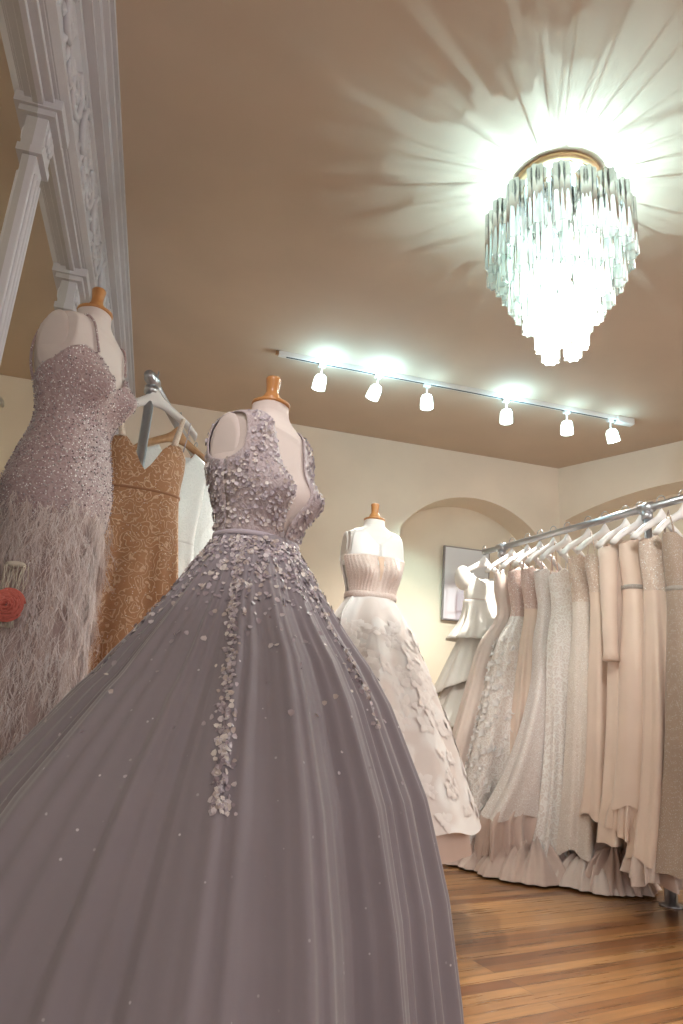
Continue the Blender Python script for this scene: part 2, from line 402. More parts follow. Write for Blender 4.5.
tuberand = random.Random(12)
for R, n, zt, L in tiers:
    t0 = tube_mesh(L).build('glass_tube', M['glass'], ch)
    for k in range(n):
        o = t0 if k == 0 else t0.copy()
        if k: COL.objects.link(o); o.parent = ch
        a = 2*PI*(k+.3*(n % 2))/n
        o.location = (R*math.cos(a), R*math.sin(a), zt-(tuberand.choice((-.012, 0, .006, .022)) if R > .2 else .008*(k % 2))); o.rotation_euler = (0, 0, a)
    ringm = MB(); ringm.tube([(R*math.cos(2*PI*i/48), R*math.sin(2*PI*i/48), zt-.035) for i in range(49)], .0025, 6, False)
    ringm.build('tier_ring', M['brass'], ch)
MB().lathe([(.0, -.300), (.222, -.300), (.226, -.304), (.222, -.308), (.0, -.308)], 48).build('added_light_baffle', M['white'], ch)  # added disc that keeps the lower bulbs' light off the ceiling
stem = MB(); stem.tube([(0, 0, -.04), (0, 0, -.52)], .008, 10)
for R, n, zt, L in tiers:
    for k in range(4):
        a = PI/4+k*PI/2; stem.tube([(0, 0, zt-.035), (R*math.cos(a), R*math.sin(a), zt-.035)], .003, 6)
for k in range(22):
    a = 2*PI*k/22+.09*math.sin(5*k); stem.tube([(.150*math.cos(a), .150*math.sin(a), -.030), (.250*math.cos(a+.05), .250*math.sin(a+.05), -.185)], .0022, 5)
stem.build('frame_stem', M['brass'], ch)
M['bulb'] = emit('glowing_bulb', (.90, 1.0, .97), 45)
for k in range(5):
    a = 2*PI*k/5+.4; b = MB().ball((.085*math.cos(a), .085*math.sin(a), -.36), .024, 14, 8, (1, 1, 1.4)).build('bulb', M['bulb'], ch)
for a, e in ((.6, 11), (3.5, 9)):
    light('chandelier_light', 'POINT', (CH[0]+.045*math.cos(a), CH[1]+.045*math.sin(a), CZ-.235), e, (.52, .88, 1.0), shadow_soft_size=.004)
light('chandelier_top_glow', 'POINT', (CH[0]+.03, CH[1]-.03, CZ-.14), .8, (.30, .78, 1.0), shadow_soft_size=.02)
for k, (zz, e) in enumerate(((-.38, 75), (-.53, 70), (-.66, 40))):
    light('chandelier_bulb_light', 'POINT', (CH[0]+.03*math.cos(2.1*k), CH[1]+.03*math.sin(2.1*k), CZ+zz), e, (.98, 1, .93), shadow_soft_size=.03)

# ---------------------------------------------------------------- track lighting
tl = thing('track_light_rail', 'long white track lighting rail across the ceiling before the back wall', 'track light', (0.485, 3.77, CZ))
RLEN = 2.53
bevel(MB().box((0, -.017, -.030), (RLEN, .017, 0)).build('rail', M['railwhite'], tl, False), .002)
MB().box((.05, -.006, -.0315), (RLEN-.08, .006, -.029)).build('conductor_slot', M['black'], tl, False)
bevel(MB().box((RLEN-.10, -.028, -.048), (RLEN+.04, .028, 0)).build('power_feed', M['railwhite'], tl, False), .006)
bevel(MB().box((-.02, -.012, -.024), (.012, .012, -.002)).build('end_cap', M['brass'], tl, False), .003)
M['shade'] = None
m_, nt_, b_ = nm('lit_frosted_shade'); setp(b_, Base_Color=(.9, .95, .93), Roughness=.4, Emission_Color=(.82, 1, .95), Emission_Strength=1.6); M['shade'] = m_
M['lens'] = emit('lit_lens', (.92, 1.0, .98), 14)
heads = [(.277, -.10, .15, 'first track lamp from the left end of the ceiling rail, tilted left', 1.0), (.650, -.30, .22, 'second track lamp from the rail left end, tilted most and glaring', 1.3),
         (.990, .06, .05, 'third track lamp from the left, hanging straight with a frosted shade', .22), (1.565, .04, .02, 'fourth track lamp from the left, under a bright ceiling glow', 1.2),
         (2.030, .04, .05, 'fifth track lamp from the left, hanging straight near the feed end', .3), (2.380, .35, .10, 'last track lamp beside the power feed, tilted right', .25)]
aims = [(.35, 3.3, .9), (1.0, 3.0, 1.5), (1.93, 5.1, 1.72), (1.2, 2.9, 1.1), (2.0, 4.35, 1.45), (2.5, 3.0, 1.4)]
pw = [60, 110, 46, 90, 150, 90]
for i, (x, tilt, tz, lab, g) in enumerate(heads):
    hx = .49+x
    h = thing('track_lamp', lab, 'track lamp', (hx, 3.77, CZ-.03), 0, 'lamps along the ceiling track')
    bevel(MB().box((-.022, -.014, -.022), (.022, .014, 0)).build('mount', M['railwhite'], h, False), .003)
    MB().tube([(0, 0, -.02), (0, 0, -.075)], .006, 8).build('stem', M['railwhite'], h)
    sh = MB().lathe([(.012, .0), (.024, -.006), (.031, -.022), (.034, -.060), (.034, -.078), (.030, -.078), (.028, -.03)], 24).build('lamp_shade', M['shade'], h)
    sh.scale = (1.28, 1.28, 1.25); sh.location = (0, 0, -.074); sh.rotation_euler = (tz, -tilt, 0)
    ln = MB().lathe([(0.001, -.070), (.029, -.070), (.026, -.076), (.001, -.080)], 20).build('lens', M['lens'], sh)
    light('track_spot', 'SPOT', (hx-.115*math.sin(tilt)*1.3, 3.77-.115*tz, CZ-.03-.19), pw[i], (1, .95, .85) if i != 2 else (.58, 1, .98), aims[i], spot_size=math.radians(70 if i != 2 else 29), spot_blend=.9, shadow_soft_size=.03)
    light('track_glow', 'POINT', (hx+.02, 3.77-.05, CZ-.115), 2.1*g, (.42, .82, 1.0), shadow_soft_size=.02)

# ---------------------------------------------------------------- framed picture in the niche
pic = thing('framed_picture', 'framed glazed poster in the arched niche, reflecting a bright window', 'picture', (2.205, 5.12, 1.53))
bevel(MB().box((0, 0, 0), (.42, .025, .62)).build('frame', plain('grey_frame', (.30, .27, .27), .4), pic, False), .003)
def poster():
    m, nt, b = nm('poster_painted_reflection'); setp(b, Roughness=.04, Coat_Weight=1.0, Coat_Roughness=.01)
    co = coords(nt); s = nt.nodes.new('ShaderNodeSeparateXYZ'); nt.links.new(co, s.inputs[0])
    n = N(nt, 'ShaderNodeTexNoise', Scale=5.0, Detail=2.0); nt.links.new(co, n.inputs[0])
    # painted reflection: dark dress silhouette low on the right, bright window above
    v = N(nt, 'ShaderNodeVectorMath', operation='DISTANCE'); mp = nt.nodes.new('ShaderNodeMapping'); mp.inputs['Scale'].default_value = (1.1, 0, .75); mp.inputs['Location'].default_value = (-.30, 0, -.10)
    nt.links.new(co, mp.inputs[0]); nt.links.new(mp.outputs[0], v.inputs[0]); v.inputs[1].default_value = (0, 0, 0)
    f = ramp(nt, v.outputs['Value'], [(.165, 1.0), (.19, 0.0)])
    f2 = ramp(nt, s.outputs[2], [(.30, 0.0), (.40, 1.0)])
    g = mixc(nt, f2, (.58, .52, .56), (.86, .88, .92))
    nt.links.new(mixc(nt, f, g, (.27, .19, .23)), b.inputs['Base Color']); return m
MB().box((.012, -.004, .012), (.408, .002, .608)).build('poster', poster(), pic, False)
pic.rotation_euler = (math.radians(2.0), 0, 0)

# ---------------------------------------------------------------- dress forms
ZA = np.array([-.34,-.27,-.2,-.1,-.04,0,.04,.08,.13,.17,.22,.26,.29,.31,.325,.335,.345,.355,.365,.375,.39,.41])
AW = np.array([.150,.166,.172,.150,.130,.122,.124,.133,.148,.158,.166,.172,.172,.166,.152,.134,.110,.086,.066,.056,.0525,.0515])
FR = np.array([.100,.110,.115,.104,.092,.085,.087,.094,.100,.099,.093,.086,.079,.076,.069,.064,.060,.056,.053,.051,.050,.049])
BK = np.array([.120,.134,.132,.104,.088,.084,.085,.092,.108,.122,.128,.125,.115,.100,.078,.071,.065,.060,.056,.053,.051,.050])
CLIP = np.array([9,9,9,9,9,9,9,.5,.2,.165,.150,.146,.145,.144,.143,.142,.14,.14,.14,.14,.14,.14])
def torso(th, z, off=0.0):
    """point of the form's surface; th = 0 front (-y), pi/2 the figure's left (+x); z from the waist"""
    th = np.asarray(th, float); z = np.asarray(z, float)
    a = np.interp(z, ZA, AW)+off; f = np.interp(z, ZA, FR)+off; k = np.interp(z, ZA, BK)+off; cl = np.interp(z, ZA, CLIP)+off
    e = 2/2.35
    sn, cs = np.sin(th), np.cos(th)
    x = a*np.sign(sn)*np.abs(sn)**e; yy = np.abs(cs)**e
    y = np.where(cs > 0, -f*yy, k*yy)
    bumpv = sum(.058*np.exp(-((x-s*.076)/.052)**2-((z-.118)/.058)**2) for s in (-1, 1))
    y = np.where(cs > 0, y-bumpv*np.clip(cs*1.6, 0, 1), y)
    x = np.clip(x, -cl, cl)
    return np.stack([x, y, z+0*th], -1)

def dress_form(label, loc, rz, s, waist, linen, group='dress forms on show'):
    d = thing('dress_form', label, 'mannequin', (loc[0], loc[1], loc[2]), rz, group)
    hz = waist-loc[2]
    th = np.linspace(0, 2*PI, 97)[:-1]
    zs = np.concatenate([np.linspace(-.33, .28, 50), np.linspace(.29, .41, 30)])
    P = torso(th[None, :], zs[:, None])*s; P[..., 2] += hz
    m = MB().grid(P, True); n = 96
    m.F += [tuple(range(n-1, -1, -1)), tuple(range((len(zs)-1)*n, len(zs)*n))]
    m.build('torso', linen, d)
    for sg in (-1, 1):
        pl = MB(); rows = []
        for r, xo in ((.001, .152), (.75, .152), (.95, .150), (1.0, .146), (1.0, .135)):
            rows.append([(sg*xo*s, (.022+.050*r*math.cos(a))*s, hz+(.236+.098*r*math.sin(a))*s) for a in np.linspace(0, 2*PI, 33)[:-1]])
        pl.grid(rows, True); pl.build('arm_plate', linen, d)
    fin = MB().lathe([(.001, .405), (.054, .405), (.056, .409), (.056, .414), (.050, .417), (.030, .419), (.031, .426), (.027, .436), (.0195, .447), (.0185, .460), (.0205, .480), (.0225, .492), (.020, .498), (.001, .500)], 28)
    fin.V = [(x*s, y*s, hz+z*s) for x, y, z in fin.V]; fin.build('finial', M['wood'], d)
    st = MB().tube([(0, 0, .02), (0, 0, hz-.30*s)], .014, 10); st.lathe([(.0, 0), (.17, 0), (.17, .012), (.05, .03), (0, .03)], 24); st.build('stand', M['black'], d)
    return d

def strips(mb, s, hz, rows, thin, thout, off, back=False):
    """front or back half-panels of a bodice between two angle limits, per row z"""
    for sg in (-1, 1):
        P = []
        for z in rows:
            a0, a1 = thin(z), thout(z)
            t = np.linspace(a0, a1, 15)
            t = (PI-t if back else t)*sg
            q = torso(t, np.full_like(t, z), off)*s; q[:, 2] += hz; P.append(q)
        mb.grid(np.array(P))
def ang_of_x(x, z):
    a = np.interp(z, ZA, AW); r = min(1.0, max(0.0, x/a)); return math.asin(min(1.0, r**(2.35/2)))

def foldfun(seed, ks, sharp=1.0):
    r = np.random.default_rng(seed); comp = [(k, r.uniform(.5, 1), r.uniform(0, 2*PI), r.uniform(-.25, .25)) for k in ks]
    tot = sum(c[1] for c in comp)
    def f(u, v):
        g = 0
        for k, wgt, ph, tw in comp:
            c = np.cos(k*u+ph+tw*6*v); g = g+wgt*(np.sign(c)*np.abs(c)**sharp)
        return g/tot
    return f
def petals(mb, P, Nn, size, r, cup=.25, lift=.003, sides=6):
    for p, n in zip(P, Nn):
        n = Vector(n); n = (n+Vector(r.normal(0, .35, 3))).normalized()
        t = n.orthogonal().normalized(); b = n.cross(t); a0 = r.uniform(0, 6.3); sz = size*r.uniform(.6, 1.25); p = Vector(p)+n*lift
        V = [p-n*cup*sz]+[p+(t*math.cos(a0+2*PI*k/sides)+b*math.sin(a0+2*PI*k/sides))*sz*(1 if k % 2 else .82) for k in range(sides)]
        mb.add([tuple(v) for v in V], [(0, 1+k, 1+(k+1) % sides) for k in range(sides)])
def normals_of(fn, u, v, e=1e-3):
    p = fn(u, v); du = fn(u+e, v)-p; dv = fn(u, v+e)-p
    n = np.cross(du, dv); return p, n/(np.linalg.norm(n, axis=-1, keepdims=True)+1e-12)

# ================================================================ 1. the lavender ball gown in front
MAIN = (.207, 1.66); MS = .925; MW = 1.18; MRZ = .75
dress_form('blush linen dress form with wooden finial inside the large lavender ball gown', (*MAIN, 0), MRZ, MS, MW, M['linen'])
M['lav'] = cloth('lavender_tulle', (.305, .268, .295), .85, .6, sparkle=.005, sparkle_scale=120, fine=900, bst=.06, spark_col=(.9, .85, .9))
M['lavb'] = cloth('lavender_bodice', (.40, .31, .31), .7, .4, kind='lace', col2=(.54, .46, .48), scale=55, bst=.3)
M['lavw'] = cloth('lavender_ribbon', (.52, .46, .52), .6, .4, bst=.1)
M['petal'] = island('pearl_petals', [(.72, .65, .67), (.56, .49, .53), (.48, .41, .46), (.82, .75, .72), (.40, .33, .37), (.62, .55, .60), (.58, .49, .46)], .3, Coat_Weight=.5)
gown = thing('ball_gown', 'large lavender tulle ball gown with petal-covered bodice on the front dress form', 'gown', (*MAIN, 0), MRZ, 'gowns on dress forms')
rows = list(np.linspace(0, .20, 16))+list(np.linspace(.21, .354, 24))
def vfront(z): return float(np.interp(z, [0, .02, .05, .15, .25, .32, .354], [0.0, .003, .014, .044, .060, .070, .078]))
def arm(z): return float(np.interp(z, [0, .17, .19, .22, .29, .345], [9, .3, .160, .149, .147, .147]))
def vback(z): return float(np.interp(z, [0, .16, .22, .345], [0.0, .0, .04, .078]))
bm = MB()
strips(bm, MS, MW, rows, lambda z: ang_of_x(vfront(z), z), lambda z: ang_of_x(arm(z), z), .006)
strips(bm, MS, MW, rows, lambda z: ang_of_x(vback(z), z), lambda z: ang_of_x(arm(z), z), .006, True)
bod = solid(bm.build('bodice', M['lavb'], gown), .003)
th = np.linspace(0, 2*PI, 97)[:-1]
P = np.stack([torso(th, np.full_like(th, z), o)*MS+np.array([0, 0, MW]) for z, o in ((-.007, .007), (-.005, .011), (.005, .011), (.007, .007))])
MB().grid(P, True).build('waistband', M['lavw'], gown)
# skirt: sides in world angle so that the spread follows the photograph; converted to the gown's own frame
mfold = foldfun(21, [7, 10, 14, 19], 1.0); mfold2 = foldfun(4, [33, 45, 62, 83], .8)
def main_r(U, v):
    """U world azimuth, v 0 waist .. 1 floor"""
    z = 1-v
    base = np.interp(v, [0, .02, .06, .12, .20, .32, .48, .64, .8, 1.0], [.118, .125, .155, .195, .25, .335, .415, .46, .485, .505])
    left = np.clip(np.cos(U-math.radians(205)), 0, 1)**1.3*np.interp(v, [0, .15, .3, .5, .75, 1], [0, .003, .020, .10, .21, .28])
    near = np.clip(np.cos(U-math.radians(262)), 0, 1)**2*np.interp(v, [0, .3, 1], [0, .01, .06])
    amp = np.interp(v, [0, .06, .25, .6, 1], [.002, .010, .026, .044, .060])
    return base+left+near+amp*mfold(U, .3*v)+.26*amp*mfold2(U, v)
def main_skirt(u, v, off=0.0):
    U = u+0*v; r = main_r(U, v)+off
    lim = (MAIN[0]+.50)/np.maximum(1e-3, -np.cos(U)); r = np.where((np.cos(U) < -.05) & (r > lim), lim+.0*r, r)   # it gives way to the wall
    sq = np.interp(v, [0, .25], [.80, 1.0])           # narrower front to back at the waist
    lx = r*np.cos(U-MRZ); ly = r*np.sin(U-MRZ)*sq
    return np.stack([lx, ly, MW*(1-v)+.004+0*U], -1)
uu = np.linspace(0, 2*PI, 721)[:-1]; vv = np.concatenate([np.linspace(0, .2, 24), np.linspace(.21, 1, 60)])
MB().grid(main_skirt(uu[None, :], vv[:, None]), True).build('skirt', M['lav'], gown)
r = np.random.default_rng(8); pm = MB()
cnt = 0
while cnt < 1700:                       # bodice petals
    z = r.uniform(.015, .335); t = r.uniform(-PI, PI); p = torso(np.array([t]), np.array([z]), .009)[0]; x = abs(p[0]); front = math.cos(t) > 0
    lim_in = vfront(z) if front else vback(z)
    if x < lim_in+.004 or x > arm(z)-.004: continue
    nrm = np.array([p[0]*.6, p[1], 0]); nrm /= np.linalg.norm(nrm)+1e-9
    petals(pm, [p*MS+np.array([0, 0, MW])], [nrm], .0060, r); cnt += 1
pm.build('bodice_petals', M['petal'], bod)['kind'] = 'stuff'
pm = MB()
def skirt_petals(u, v, size=.0064):
    p, n = normals_of(main_skirt, u, v); c = p.copy(); c[:, 2] = 0
    fl = np.sign((n*c).sum(-1)); n = n*fl[:, None]; petals(pm, p, n, size, r)
v = np.abs(r.normal(0, .085, 1900))+.012; skirt_petals(r.uniform(0, 2*PI, len(v)), v)
v = r.uniform(.05, .45, 110); skirt_petals(r.uniform(0, 2*PI, 110), v, .0058)
v = .03+.45*r.uniform(0, 1, 460)**.9; skirt_petals(math.radians(253)+.15*v/.48+r.normal(0, .025, 460)*(1.3-v*1.2), v, .0056)
for u0, n_, v1 in ((math.radians(318), 120, .36), (math.radians(345), 110, .34), (math.radians(200), 90, .3), (math.radians(80), 90, .35)):
    v = .03+(v1-.03)*r.uniform(0, 1, n_)**.9; skirt_petals(u0+r.normal(0, .035, n_)*(1.2-v/v1*.6), v, .0062)
sk = [o for o in children(gown) if o.name.startswith('skirt')][0]
pm.build('skirt_petals', M['petal'], sk)['kind'] = 'stuff'

# ================================================================ 2. the white gown by the back wall
WH = (.93, 3.0); WS = .93; WW = 1.29; WRZ = .10
dress_form('pale dress form with wooden finial inside the white floral ball gown', (*WH, 0), WRZ, WS, WW, M['linen_w'])
M['broc'] = cloth('ivory_brocade', (.80, .70, .66), .48, .3, kind='brocade', col2=(.90, .85, .83), scale=9, bst=.45, fine=200)
M['broc_flower'] = cloth('brocade_petals', (.88, .80, .77), .45, .2, bst=.1)
M['satin_w'] = cloth('white_satin', (.86, .82, .80), .38, .2, bst=.05)
M['nude'] = cloth('nude_pleats', (.70, .52, .45), .6, .3, kind='lace', col2=(.80, .66, .60), scale=60, bst=.3)
M['skin'] = cloth('nude_mesh', (.74, .53, .40), .7, .2)
wg = thing('bridal_ball_gown', 'white floral brocade bridal ball gown on the dress form before the back wall', 'gown', (*WH, 0), WRZ, 'gowns on dress forms')
def wv(z): return float(np.interp(z, [0, .26, .30, .345], [0, 0, .05, .082]))
def wa(z): return float(np.interp(z, [0, .15, .18, .22, .29, .345], [9, .3, .152, .140, .134, .112]))
rows = list(np.linspace(.15, .20, 6))+list(np.linspace(.21, .342, 16))
bm = MB(); strips(bm, WS, WW, rows, lambda z: ang_of_x(wv(z), z), lambda z: ang_of_x(wa(z), z), .006)
rows = list(np.linspace(0, .20, 14))+list(np.linspace(.21, .342, 16))
strips(bm, WS, WW, rows, lambda z: ang_of_x(wv(z) if z < .26 else wv(z), z), lambda z: ang_of_x(wa(z), z), .006, True)
solid(bm.build('bodice', M['satin_w'], wg), .003)
# nude pleated bust with a slit at the centre
P = []
for z in np.linspace(0, .20, 24):
    t = np.linspace(-1.35, 1.35, 121); pl_ = .0020*np.cos(t*46)
    q = torso(t, np.full_like(t, z), .008)
    q[:, 1] -= pl_*np.interp(z, [0, .06, .2], [.2, 1, .6]); P.append(q*WS+np.array([0, 0, WW]))
solid(MB().grid(np.array(P)).build('bust_panel', M['nude'], wg), .002)
t = np.linspace(-1, 1, 7); P = []
for z in np.linspace(.075, .195, 10):
    h = np.interp(z, [.075, .195], [.003, .017]); x = t*h
    q = torso(np.array([ang_of_x(abs(e_), z)*np.sign(e_) for e_ in x]), np.full_like(x, z), .0125); P.append(q*WS+np.array([0, 0, WW]))
MB().grid(np.array(P)).build('keyhole_insert', M['skin'], wg)
P = np.stack([torso(th, np.full_like(th, z), o)*WS+np.array([0, 0, WW]) for z, o in ((-.008, .008), (-.006, .013), (.02, .013), (.022, .008))])
MB().grid(P, True).build('waistband', M['nude'], wg)
wfold = foldfun(3, [5, 7, 11])
HZ = .36
def white_skirt(u, v):
    base = np.interp(v, [0, .03, .10, .22, .45, .7, 1], [.118, .135, .175, .23, .325, .42, .515])
    amp = np.interp(v, [0, .1, .4, 1], [.003, .012, .022, .030]); R = base+amp*wfold(u, .2*v)
    sq = np.interp(v, [0, .3], [.82, 1.0]); 
    return np.stack([R*np.cos(u), R*np.sin(u)*sq, WW-.005-(WW-HZ-.005)*v+.012*np.sin(9*u)*v**6+0*u], -1)
vv = np.linspace(0, 1, 70); uu2 = np.linspace(0, 2*PI, 241)[:-1]
wsk = MB().grid(white_skirt(uu2[None, :], vv[:, None]), True).build('skirt', M['broc'], wg)
# raised fabric flowers on the brocade
r = np.random.default_rng(17); fm = MB()
for i in range(300):
    v = r.uniform(.12, .98, 1)**.9; u = r.uniform(PI, 2*PI, 1) if i % 4 else r.uniform(0, PI, 1)
    p, n = normals_of(white_skirt, u, v); p, n = p[0], n[0]
    c = np.array([p[0], p[1], 0]); n = n*np.sign((n*c).sum())
    n_ = Vector(n); t_ = n_.orthogonal().normalized(); b_ = n_.cross(t_); a0 = r.uniform(0, 6.3)
    for q in range(r.integers(4, 7)):
        a = a0+2*PI*q/5.5; L = r.uniform(.025, .055); d = t_*math.cos(a)+b_*math.sin(a); s_ = n_.cross(d); rowsP = []
        for i2 in range(5):
            tt = i2/4; wd = L*.34*math.sin(PI*(tt*.85+.1)); cpt = Vector(p)+d*L*tt+n_*(.0015+.002*math.sin(PI*tt))
            rowsP.append([cpt-s_*wd, cpt+n_*.001, cpt+s_*wd])
        fm.grid([[tuple(x) for x in row] for row in rowsP])
fm.build('flower_applique', M['broc_flower'], wsk)['kind'] = 'stuff'
under = MB(); P = white_skirt(uu2[None, :], np.array([.93, .97, 1.0])[:, None])*np.array([.93, .93, 1]); P[1:, :, 2] = np.array([.31, .26])[:, None]
under.grid(P, True).build('underskirt', cloth('nude_lining', (.76, .60, .52), .6, .3), wg)
# gathered bow drape on the hip
bw = MB(); 
for sg, ln in ((-1, .26), (-.7, .20)):
    P = []
    for i in range(14):
        t_ = i/13; row = []
        for j in range(15):
            s_ = j/14-.5
            row.append((-.105-.085*t_*abs(sg)-.03*math.sin(PI*t_)+.03*s_, -.055+.02*math.cos(9*s_+i*.1)*t_+s_*.12*(.3+t_), WW-.01-ln*t_+.01*math.sin(20*s_)*t_))
        P.append(row)
    bw.grid(P)
solid(bw.build('hip_bow', M['satin_w'], wg), .003)

# ================================================================ 3. the feathered blush gown by the mirror
LF = (-.345, 2.12); LS = 1.02; LW = 1.57; LRZ = 1.12; LB = .36
M['plinth'] = wood('dark_plinth_wood', (.09, .045, .02), (.16, .08, .04), (6, 30, 30))
pl = tag(bevel(MB().box((-.58, 1.93, 0), (-.20, 2.40, LB)).build('display_plinth', M['plinth'], None, False), .006), 'low dark wooden plinth under the feathered blush gown by the mirror', 'plinth')
dress_form('blush linen dress form with wooden finial beside the wall mirror, bare shouldered', (LF[0], LF[1], LB), LRZ, LS, LW, M['linen'])
M['blush'] = cloth('blush_beaded_tulle', (.38, .25, .25), .6, .4, kind='lace', col2=(.48, .36, .36), scale=38, sparkle=.5, sparkle_scale=150, bst=.4)
M['bead'] = island('silver_beads', [(.62, .55, .57), (.50, .41, .43), (.74, .68, .68), (.42, .31, .33)], .25, .25)
M['feather'] = island('blush_feathers', [(.80, .70, .68), (.74, .62, .59), (.68, .55, .51), (.84, .76, .74), (.58, .43, .38)], .8)
lg = thing('feathered_gown', 'fitted blush beaded gown with spaghetti straps and feathered skirt beside the mirror', 'gown', (LF[0], LF[1], LB), LRZ, 'gowns on dress forms')
hzL = LW-LB
def ltop(t):
    a = np.abs(((t+PI) % (2*PI))-PI)
    return np.interp(a, [0, .12, .35, .75, 1.15, 1.5, 2.2, PI], [.135, .155, .208, .222, .20, .165, .12, .10])
tt = np.linspace(0, 2*PI, 161)[:-1]
P = []
for k in np.linspace(0, 1, 60):
    z = ltop(tt)*(1-k)+(-.335)*k; P.append(torso(tt, z, .007))
P = np.array(P)*LS; P[..., 2] += hzL
solid(MB().grid(P, True).build('bodice', M['blush'], lg), .003)
for sg in (-1, 1):
    pts = []
    for q in np.linspace(0, 1, 14):
        x = sg*(.078+.028*math.sin(PI*q*.5)); z = .222+.118*math.sin(PI*min(q, .5))*1.0 if q <= .5 else .34-.22*(q-.5)*2
        al = ang_of_x(abs(x), z); al = al if q <= .5 else PI-al
        pts.append(tuple(torso(np.array([al*sg]), np.array([z]), .008)[0]*LS+np.array([0, 0, hzL])))
    MB().tube(pts, .0045, 6).build('strap', M['blush'], lg)
lfold = foldfun(12, [6, 9, 14])
def lskirt(u, v):
    R = np.interp(v, [0, .15, .4, .7, 1], [.165, .16, .162, .175, .190]); sq = np.interp(v, [0, 1], [.75, .85])
    R = R+np.interp(v, [0, .3, 1], [.002, .012, .028])*lfold(u, .2*v)
    return np.stack([LS*R*np.cos(u), LS*R*np.sin(u)*sq, hzL-.28*LS-(hzL-.28*LS-.01)*v+0*u], -1)
lsk = MB().grid(lskirt(uu2[None, :], np.linspace(0, 1, 40)[:, None]), True).build('skirt', cloth('blush_tulle', (.50, .37, .34), .8, .4), lg)
r = np.random.default_rng(23); bd = MB()
for i in range(2600):
    t = r.uniform(0, 2*PI); k = r.uniform(0, 1); z = ltop(np.array([t]))*(1-k)-.335*k
    p = torso(np.array([t]), z, .011)[0]*LS+np.array([0, 0, hzL]); bd.ball(p, r.uniform(.0014, .0032), 5, 3)
bd.build('beading', M['bead'], lg)['kind'] = 'stuff'
ft = MB()
for i in range(900):
    u = r.uniform(0, 2*PI); v = r.uniform(-.04, .90); v = max(v, 0.002)
    p, n = normals_of(lskirt, np.array([u]), np.array([v])); p, n = p[0], n[0]
    n = n*np.sign((n*np.array([p[0], p[1], 0])).sum()); n[2] = 0; n /= np.linalg.norm(n)
    tx = np.array([-math.sin(u), math.cos(u), 0]); L = r.uniform(.05, .15); sw = r.normal(0, .35); lift = r.uniform(.004, .026); z0 = r.uniform(0, .05)
    for b_i in range(20):
        q = r.uniform(0, 1); c = p+n*(.004+lift*math.sin(PI*.75*q))+tx*(sw*L*q+r.normal(0, .004))+np.array([0, 0, z0-L*q]); bl = r.uniform(.04, .085); an = r.normal(sw*.5, .28); cu = r.normal(0, .5); out = r.normal(.10, .22)
        row = []
        for t_ in (0, .35, .7, 1):
            a_ = an+cu*t_; d = c+tx*(math.sin(a_)*bl*t_)+np.array([0, 0, -math.cos(a_)*bl*t_])+n*(out*bl*t_*.5); d[2] = max(d[2], .012)
            ww = .0010*(1-.7*t_); row.append([d-tx*ww, d+tx*ww])
        ft.grid(row)
ft.build('feathers', M['feather'], lsk)['kind'] = 'stuff'

# coral rose and tassel pinned to a pale feather boa hanging from the mirror's sill
M['coral'] = cloth('coral_silk', (.66, .16, .12), .6, .4)
rs_ = thing('fabric_rose', 'coral fabric rose in front of the feathered gown by the mirror', 'flower', (-.383, 1.893, .990), -1.5)
rm = MB(); 
for i in range(26):
    rad = .003+.00142*i; a = i*2.399; P = []
    for p_ in range(5):
        q = p_/4; row = []
        for j in range(7):
            s_ = (j/6-.5)*1.7; rr = rad*(.35+.75*q)+.004*q*q; row.append((.03-.0006*i+.016*q*(1-.028*i), rr*math.cos(a+s_), rr*math.sin(a+s_)))
        P.append(row)
    rm.grid(P)
solid(rm.build('petals', M['coral'], rs_), .0012)
rb = MB()
for i in range(16):
    y_ = -.028+.0038*i; rb.tube([(.004+.010*math.sin(q*.9+i), y_+.006*math.sin(q*.8+i*1.7)-.012*q*.1*(i-8)/8, .105-.020*q) for q in range(9)], .0014, 5)
rb.ball((.004, 0, .108), .012, 10, 6, (.8, 2.2, .7))
rb.build('ribbon_strands', cloth('cream_cord', (.66, .58, .48), .6, .3), rs_)
MB().tube([(-.045, 0, 0), (.025, 0, 0)], .006, 8).build('stem', cloth('green_stem', (.12, .16, .08), .6, .2), rs_)

# ================================================================ pipe rack on the left and the peach gown hung on its end
def pipe_rack_left():
    t = thing('pipe_rail', 'grey pipe clothes rail running toward the back wall behind the peach gown', 'clothes rail', (-.19, 2.735, 0))
    d = Vector((.324, 1.227, 0)); Z = 2.10
    MB().tube([(0, 0, Z), (d.x, d.y, Z)], .0205, 14).build('top_rail', M['chrome'], t)
    f = d*.05
    MB().tube([(f.x, f.y, Z), (f.x, f.y, .03)], .0205, 14).build('upright', M['chrome'], t)
    g = d*.95
    MB().tube([(g.x, g.y, Z), (g.x, g.y, .03)], .0205, 14).build('upright', M['chrome'], t)
    for q in (f, g):
        c = MB().tube([(q.x, q.y, Z-.06), (q.x, q.y, Z-.03)], .029, 14); c.tube([tuple(q*.999-d*.025+Vector((0, 0, Z))), tuple(q+d*.025+Vector((0, 0, Z)))], .029, 14)
        c.build('tee_fitting', M['chrome'], t)
        MB().lathe([(.0, 0), (.05, 0), (.05, .008), (.028, .012), (.026, .05), (.02, .052)], 20, (q.x, q.y, 0)).build('floor_flange', M['chrome'], t)
    return t
pipe_rack_left()

